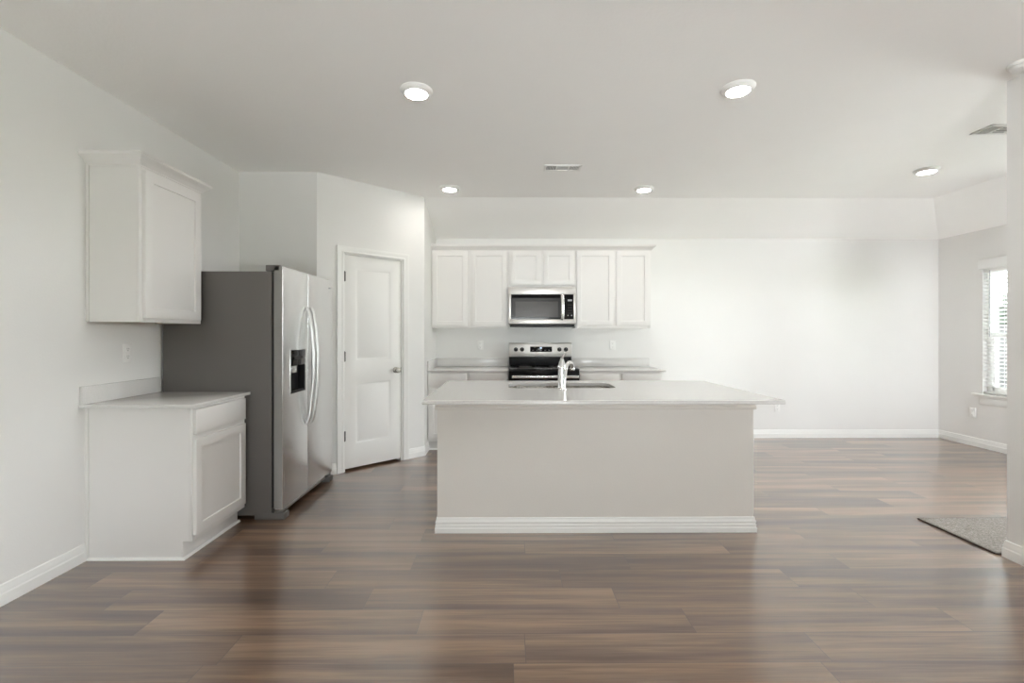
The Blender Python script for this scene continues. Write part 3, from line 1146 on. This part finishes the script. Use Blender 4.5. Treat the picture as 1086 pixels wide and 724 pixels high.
# ------------------------------------------------------------------ faucet
fc = thing('kitchen_faucet', 'polished chrome single-handle faucet with curved spout on the island', 'faucet', (.378, 3.278, .914))
MB().lathe([(0, .0005), (.034, .0005), (.034, .006), (.031, .010), (.0285, .013), (.0280, .02), (.0275, .125), (.0270, .143), (0, .143)], seg=36).build('body', M['chrome'], fc)
hd = MB().lathe([(0, .1435), (.0285, .1435), (.0295, .150), (.029, .160), (.026, .172), (.020, .188), (.0145, .204), (.011, .216), (.008, .224), (0, .226)], seg=36).build('handle_cap', M['chrome'], fc)
MB().tube([(.001, -.004, .214), (.004, -.010, .226), (.010, -.020, .240), (.017, -.030, .253), (.020, -.036, .260)], [.0085, .0075, .0065, .0068, .005], 14).build('lever', M['chrome'], hd)
path = []
ctrl = [(.012, .010, .060), (.024, .040, .100), (.038, .080, .145), (.056, .125, .170), (.076, .172, .178), (.094, .212, .168), (.104, .236, .148), (.107, .244, .132)]
# smooth interpolation (Catmull-Rom)
P = [Vector(p) for p in ctrl]
P = [P[0] * 2 - P[1]] + P + [P[-1] * 2 - P[-2]]
for i in range(1, len(P) - 2):
    for k in range(6):
        u = k / 6
        a, b_, c_, d_ = P[i - 1], P[i], P[i + 1], P[i + 2]
        path.append(.5 * ((2 * b_) + (c_ - a) * u + (2 * a - 5 * b_ + 4 * c_ - d_) * u * u + (3 * b_ - a - 3 * c_ + d_) * u ** 3))
path.append(P[-2])
n = len(path)
MB().tube(path, [.0175 - .003 * math.sin(math.pi * min(1, k / n * 1.1)) if k < n * .8 else .0165 for k in range(n)], 18).build('spout', M['chrome'], fc)
d = (path[-1] - path[-4]).normalized()
MB().lathe([(0, 0), (.0170, 0), (.0185, .004), (.0185, .018), (.015, .022), (0, .022)], path[-1] - d * .004, d, 24).build('spray_tip', M['chrome'], fc)

# ------------------------------------------------------------------ stove (range)
RX0, RX1 = .006, .784
RC = (RX0 + RX1) / 2
hw = (RX1 - RX0) / 2
RYF = 5.112
st = thing('electric_range', 'stainless and black electric range on the back wall behind the island', 'range', (RC, RYF, 0))
yb = YB - RYF - .004
b = MB()
b.box(-hw + .004, hw - .004, .030, yb - .05, .02, .902)
b.build('body', M['fridge_side'], st)
MB().box(-hw, hw, .0, yb - .075, .903, .918, .004).build('cooktop', M['black_glass'], st)
for x, y, r_ in ((-.19, .17, .105), (.19, .17, .085), (-.19, .43, .08), (.19, .43, .10)):
    MB().lathe([(r_, .9182), (r_, .9186), (r_ - .004, .9186), (r_ - .004, .9182)], (x, y, 0), seg=40).build('burner_mark', M['legend'], st)
bk = MB()
bk.box(-hw + .004, hw - .004, yb - .074, yb, .9185, 1.186, .004)
bk.build('backguard', M['black'], st)
pn = MB()
pn.box(-hw + .002, hw - .002, yb - .086, yb - .075, 1.022, 1.182, .003)
pn = pn.build('control_panel', M['steel'], st)
MB().box(-hw + .002, hw - .002, yb - .088, yb, 1.1825, 1.194, .002).build('top_cap', M['nickel'], st)
MB().box(.262 + 0 - RC + .006, .535 - RC + .004, yb - .0885, yb - .0862, 1.084, 1.148, .001).build('clock_window', M['black_glass'], pn)
b = MB()
b.box(-.004, .018, yb - .0892, yb - .0886, 1.124, 1.140)
b.build('clock_display', M['display'], pn)
for k in range(5):
    MB().box(-.10 + k * .05, -.084 + k * .05, yb - .0892, yb - .0886, 1.102, 1.106).build('button_mark', M['legend'], pn)
for x in (-.302, -.226, .236, .316):
    kb = MB()
    kb.lathe([(0, 0), (.026, 0), (.026, .004), (.0215, .006), (.020, .024), (.017, .027), (0, .027)], (x, yb - .0862, 1.113), (0, -1, 0), 28)
    kb.box(x - .0035, x + .0035, yb - .118, yb - .112, 1.095, 1.131, .0015)
    kb = kb.build('knob', M['black'], pn)
    MB().box(x - .001, x + .001, yb - .1186, yb - .1181, 1.117, 1.129).build('pointer', M['legend'], kb)
MB().box(-hw + .002, hw - .002, -.002, .029, .32, .898, .004).build('oven_door', M['black_glass'], st)
MB().box(-hw + .002, hw - .002, .0, .029, .10, .312, .004).build('storage_drawer', M['steel'], st)
b = MB()
b.box(-hw + .032, hw - .016, -.060, -.036, .820, .852, .007, 3)
for s in (-1, 1):
    b.box(s * (hw - .075) - .012, s * (hw - .075) + .012, -.040, -.0022, .826, .846, .003)
b.build('oven_handle', M['steel_light'], st)

# ------------------------------------------------------------------ microwave
MX0, MX1 = .008, .783
MC = (MX0 + MX1) / 2
hw = (MX1 - MX0) / 2 + .008
MYF = 5.418
mw = thing('microwave_oven', 'stainless over-the-range microwave with black door glass under the short cabinet', 'microwave', (MC, MYF, 1.40))
MB().box(-hw + .012, hw - .012, .035, YB - MYF - .003, .012, .452, .003).build('case', M['fridge_side'], mw)
b = MB()
WX0, WX1, WZ0, WZ1 = -.362, .364, .076, .364          # black glass field
b.box(-hw, hw, 0, .034, WZ1, .450, .005); b.box(-hw, hw, 0, .034, .020, WZ0, .005)
b.box(-hw, WX0, 0, .034, WZ0 - .004, WZ1 + .004, .004); b.box(WX1, hw, 0, .034, WZ0 - .004, WZ1 + .004, .004)
b.build('front_frame', M['steel'], mw)
dr = MB().box(WX0, .272, .003, .033, WZ0, WZ1).build('door', M['black_glass'], mw)
MB().box(-.352, .212, .0022, .0029, .097, .322).build('window_border', M['mesh_glass_edge'], dr)
MB().box(-.314, .184, .0014, .0021, .100, .282).build('window', M['mesh_glass'], dr)
b = MB()
pth = [(.234, .001, .082), (.234, -.018, .094), (.234, -.030, .130), (.234, -.034, .22), (.234, -.030, .31), (.234, -.018, .346), (.234, .001, .358)]
b.tube(pth, .022, 14, 1.0)
for v in b.bm.verts:
    v.co.y = -.016 + (v.co.y + .016) * .8
b.build('door_handle', M['steel_light'], dr)
cp = MB().box(.275, WX1, .003, .033, WZ0, WZ1).build('control_panel', M['black_glass'], mw)
MB().box(.296, .346, .0022, .0029, .286, .306).build('display', M['legend'], cp)
for i in range(3):
    for k in range(4):
        MB().box(.296 + i * .019, .308 + i * .019, .0024, .0029, .14 + k * .032, .152 + k * .032).build('key', M['mesh_glass_edge'], cp)
for x in (.300, .342):
    MB().lathe([(0, 0), (.007, 0), (.007, .0008), (0, .0008)], (x, .003, .120), (0, -1, 0), 16).build('start_button', M['legend'], cp)
b = MB()
b.box(-hw + .02, hw - .02, .012, .34, -.012, .0115, .003)
for k in range(10):
    b.box(-hw + .05 + k * .07, -hw + .10 + k * .07, .008, .013, -.008, .008)
b.build('vent_grille', M['black'], mw)

# ------------------------------------------------------------------ refrigerator
FW = .910
fr = thing('refrigerator', 'stainless side-by-side refrigerator with grey side in the alcove', 'refrigerator', (-1.580, 3.272, 0), math.pi / 2)
MB().box(.004, FW - .004, .080, .838, .030, 1.742, .004).build('case', M['fridge_side'], fr)
MB().box(.012, FW - .012, .064, .0795, .085, 1.735).build('gasket', M['gasket'], fr)
GX = .412
DX0, DX1, DZ0, DZ1 = .118, .362, .868, 1.184


DR = .006


def fridge_door(x0, x1, cut=None):
    t = bmesh.new()
    z0, z1 = .078, 1.776
    b = MB()
    if not cut:
        b.rbox(x0, x1, 0, .063, z0, z1, DR, 'Z', 5, .0)
    else:
        c0, c1, d0, d1 = cut
        b.rbox(x0, x1, 0, .063, z0, d0, DR, 'Z', 5); b.rbox(x0, x1, 0, .063, d1, z1, DR, 'Z', 5)
        # flank pieces beside the recess
        def flank(a0, a1, left):
            pp = []
            q = rrect(a0, a1, 0, .063, DR, 5)
            for x, y in q:
                if left and x > (a0 + a1) / 2: x = a1
                if left and x == a1: y = 0 if y < .03 else .063
                if not left and x < (a0 + a1) / 2: x = a0
                if not left and x == a0: y = 0 if y < .03 else .063
                if not pp or (abs(pp[-1][0] - x) + abs(pp[-1][1] - y)) > 1e-6:
                    pp.append((x, y))
            if abs(pp[0][0] - pp[-1][0]) + abs(pp[0][1] - pp[-1][1]) < 1e-6: pp.pop()
            tb = b.bm
            A = [tb.verts.new((x, y, d0)) for x, y in pp]; B = [tb.verts.new((x, y, d1)) for x, y in pp]
            for i in range(len(pp)):
                j = (i + 1) % len(pp)
                tb.faces.new((A[i], A[j], B[j], B[i]))
        flank(x0, c0, True); flank(c1, x1, False)
        bmesh.ops.remove_doubles(b.bm, verts=b.bm.verts, dist=1e-5)
        kill = [f for f in b.bm.faces if abs(f.normal.z) > .9 and (abs(f.calc_center_median().z - d0) < 1e-4 or abs(f.calc_center_median().z - d1) < 1e-4) and f.calc_area() > .02]
        # keep the inner faces: they form the recess top and bottom
        bmesh.ops.recalc_face_normals(b.bm, faces=b.bm.faces)
    t.free()
    return b


fd = fridge_door(0, GX - .0018, (DX0, DX1, DZ0, DZ1)).build('freezer_door', M['steel_v'], fr, smooth=35)
rd = fridge_door(GX + .0018, FW).build('fridge_door', M['steel_v'], fr, smooth=35)
for q in (fd, rd):                                # darker grey faces on the door edges
    q.data.materials.append(M['door_side'])
    for f in q.data.polygons:
        if abs(f.normal.x) > .8 or abs(f.normal.z) > .8:
            f.material_index = 1
# water and ice dispenser in the freezer door
b = MB()
b.box(DX0 + .0005, DX1 - .0005, .050, .062, DZ0 + .0005, DZ1 - .0005)
b.box(DX0 + .0005, DX0 + .012, .001, .050, DZ0 + .0005, DZ1 - .0005, .002)
b.box(DX1 - .012, DX1 - .0005, .001, .050, DZ0 + .0005, DZ1 - .0005, .002)
b.box(DX0 + .012, DX1 - .012, .001, .050, DZ0 + .0005, DZ0 + .014, .002)
ds = b.build('dispenser', M['black'], fd)
MB().box(DX0 + .012, DX1 - .012, -.002, .030, DZ1 - .115, DZ1 - .001, .004).build('control_panel', M['black_glass'], ds)
b = MB()
b.box(DX0 + .06, DX1 - .05, -.0026, -.0021, DZ1 - .066, DZ1 - .046)
b.build('touch_legend', M['mesh_glass_edge'], ds)
MB().box(DX0 + .050, DX0 + .130, .012, .030, DZ1 - .170, DZ1 - .118, .004).build('ice_chute', M['steel_light'], ds)
b = MB()
b.box(DX0 + .020, DX0 + .040, .020, .044, DZ0 + .120, DZ0 + .185, .004, mat=None)
b.build('water_paddle', M['legend'], ds)
b = MB()
for k in range(8):
    b.box(DX0 + .03 + k * .024, DX0 + .042 + k * .024, .012, .040, DZ0 + .0145, DZ0 + .019)
b.build('drip_grille', M['mesh_glass_edge'], ds)
b = MB()
wf = .006
b.box(DX0 - wf, DX0, -.0025, .001, DZ0 - wf, DZ1 + wf, .001); b.box(DX1, DX1 + wf, -.0025, .001, DZ0 - wf, DZ1 + wf, .001)
b.box(DX0, DX1, -.0025, .001, DZ0 - wf, DZ0, .001); b.box(DX0, DX1, -.0025, .001, DZ1, DZ1 + wf, .001)
b.build('dispenser_bezel', M['steel_light'], ds)


def bow(x):
    pth = []
    z0, z1 = .600, 1.512
    for k in range(25):
        u = k / 24
        z_ = z0 + (z1 - z0) * u
        y_ = -.006 - .052 * (math.sin(math.pi * u) ** .55)
        pth.append((x, y_, z_))
    b = MB()
    b.tube(pth, [.012 + .003 * math.sin(math.pi * k / 24) for k in range(25)], 16)
    return b


bow(GX - .038).build('handle', M['handle'], fd)
bow(GX + .042).build('handle', M['handle'], rd)
b = MB()
b.rbox(.842, .878, -.0018, -.0002, 1.700, 1.712, .005, 'Y', 5)
b.build('badge', M['badge'], rd)
b = MB()
b.box(.0, .075, .020, .120, 1.7425, 1.786, .005)
b.build('top_hinge_cover', M['fridge_side'], fr)
b = MB()
b.box(FW - .075, FW, .020, .120, 1.7425, 1.786, .005)
b.build('top_hinge_cover', M['fridge_side'], fr)
b = MB()
b.box(.10, FW - .10, .030, .0795, .034, .072, .004)
b.box(.10, FW - .10, .022, .031, .038, .060, .002)
b.build('kick_plate', M['steel'], fr)
for x in (0.002, FW - .082):
    b = MB()
    b.box(x, x + .080, -.010, .20, .0005, .046, .005)
    b.box(x + .004, x + .066, .004, .060, .046, .060, .003)
    b.build('front_foot', M['fridge_side'], fr)
for x in (0.03, FW - .07):
    MB().lathe([(0, .0005), (.02, .0005), (.02, .031), (0, .031)], (x + .02, .74, 0), seg=18).build('rear_roller', M['black'], fr)
for x in (.012, FW - .052):
    MB().box(x, x + .04, .006, .058, .061, .0765, .002).build('lower_hinge', M['steel_light'], fr)

# ------------------------------------------------------------------ door mat
mt = thing('door_mat', 'beige textured door mat with dark edge lying by the right wall end', 'door mat', (2.877, 2.722, 0))
MB().rbox(0, 1.20, 0, .536, .0006, .008, .012, 'Z', 5, .002).build('binding', M['mat_edge'], mt)
b = MB()
nx, ny = 170, 80
rr = random.Random(3)
t = b.bm
gr = [[t.verts.new((0.010 + 1.18 * i / nx, .010 + .516 * j / ny, (.0082 if i in (0, nx) or j in (0, ny) else .0100 + rr.random() * .0035))) for j in range(ny + 1)] for i in range(nx + 1)]
for i in range(nx):
    for j in range(ny):
        t.faces.new((gr[i][j], gr[i + 1][j], gr[i + 1][j + 1], gr[i][j + 1]))
b.build('pile', M['mat'], mt, smooth=80)

# ------------------------------------------------------------------ outside the window
structure(MB().box(3.05, 9.6, -8, 12, -.30, -.16).build('bounce_slab', M['concrete'], smooth=0))  # unseen pale slab, added to bounce daylight up through the nook openings
structure(MB().box(3.05, 160, -120, 120, -.40, -.30).build('ground', M['grass'], smooth=0))
FX = 12.5
fn = thing('garden_fence', 'grey weathered board fence seen through the window blind', 'fence', (FX, 11, -.3))
b = MB()
for k in range(130):
    y = -9 + k * .145
    b.box(0, .02, y, y + .138, 0.03, 1.82 + .01 * (k % 3))
b.build('boards', M['fence'], fn, smooth=0)
b = MB()
for z in (.3, .95, 1.6):
    b.box(.021, .06, -9, 9.8, z, z + .09)
b.build('rails', M['fence'], fn, smooth=0)


def tree(label, loc, h, spread, seed):
    r = thing('shade_tree', label, 'tree', loc, 0, 'trees beyond the fence')
    rn = random.Random(seed)
    b = MB()
    b.tube([(0, 0, 0), (.03, .02, h * .35), (-.02, .05, h * .7)], [.14, .11, .05], 12)
    for k in range(5):
        a = rn.uniform(0, 6.28)
        b.tube([(0, .02, h * .35), (math.cos(a) * spread * .35, math.sin(a) * spread * .35, h * .6), (math.cos(a) * spread * .6, math.sin(a) * spread * .6, h * .75)], [.06, .04, .015], 8)
    b.build('trunk', M['bark'], r)
    c = MB()
    t = c.bm
    for k in range(5200):
        while True:
            p = Vector((rn.uniform(-1, 1), rn.uniform(-1, 1), rn.uniform(-1, 1)))
            if p.length < 1:
                break
        p = p * (0.55 + .45 * p.length) if p.length > 0 else p
        q = Vector((p.x * spread, p.y * spread, h * .62 + p.z * h * .40))
        u = Vector((rn.uniform(-1, 1), rn.uniform(-1, 1), rn.uniform(-.6, .6))).normalized() * rn.uniform(.07, .13)
        v = u.cross(Vector((rn.uniform(-1, 1), rn.uniform(-1, 1), rn.uniform(-1, 1)))).normalized() * rn.uniform(.03, .06)
        t.faces.new([t.verts.new(q - u), t.verts.new(q + v), t.verts.new(q + u), t.verts.new(q - v)])
    c.build('foliage', M['leaf'], r, smooth=0)


tree('green leafy tree behind the fence, seen through the blind', (15.5, 14.4, -.3), 2.95, 1.7, 5)
tree('green leafy tree behind the fence, seen through the blind', (17.2, 18.6, -.3), 3.15, 1.7, 9)
tree('green leafy tree behind the fence, seen through the blind', (15.4, 10.2, -.3), 2.8, 1.6, 14)
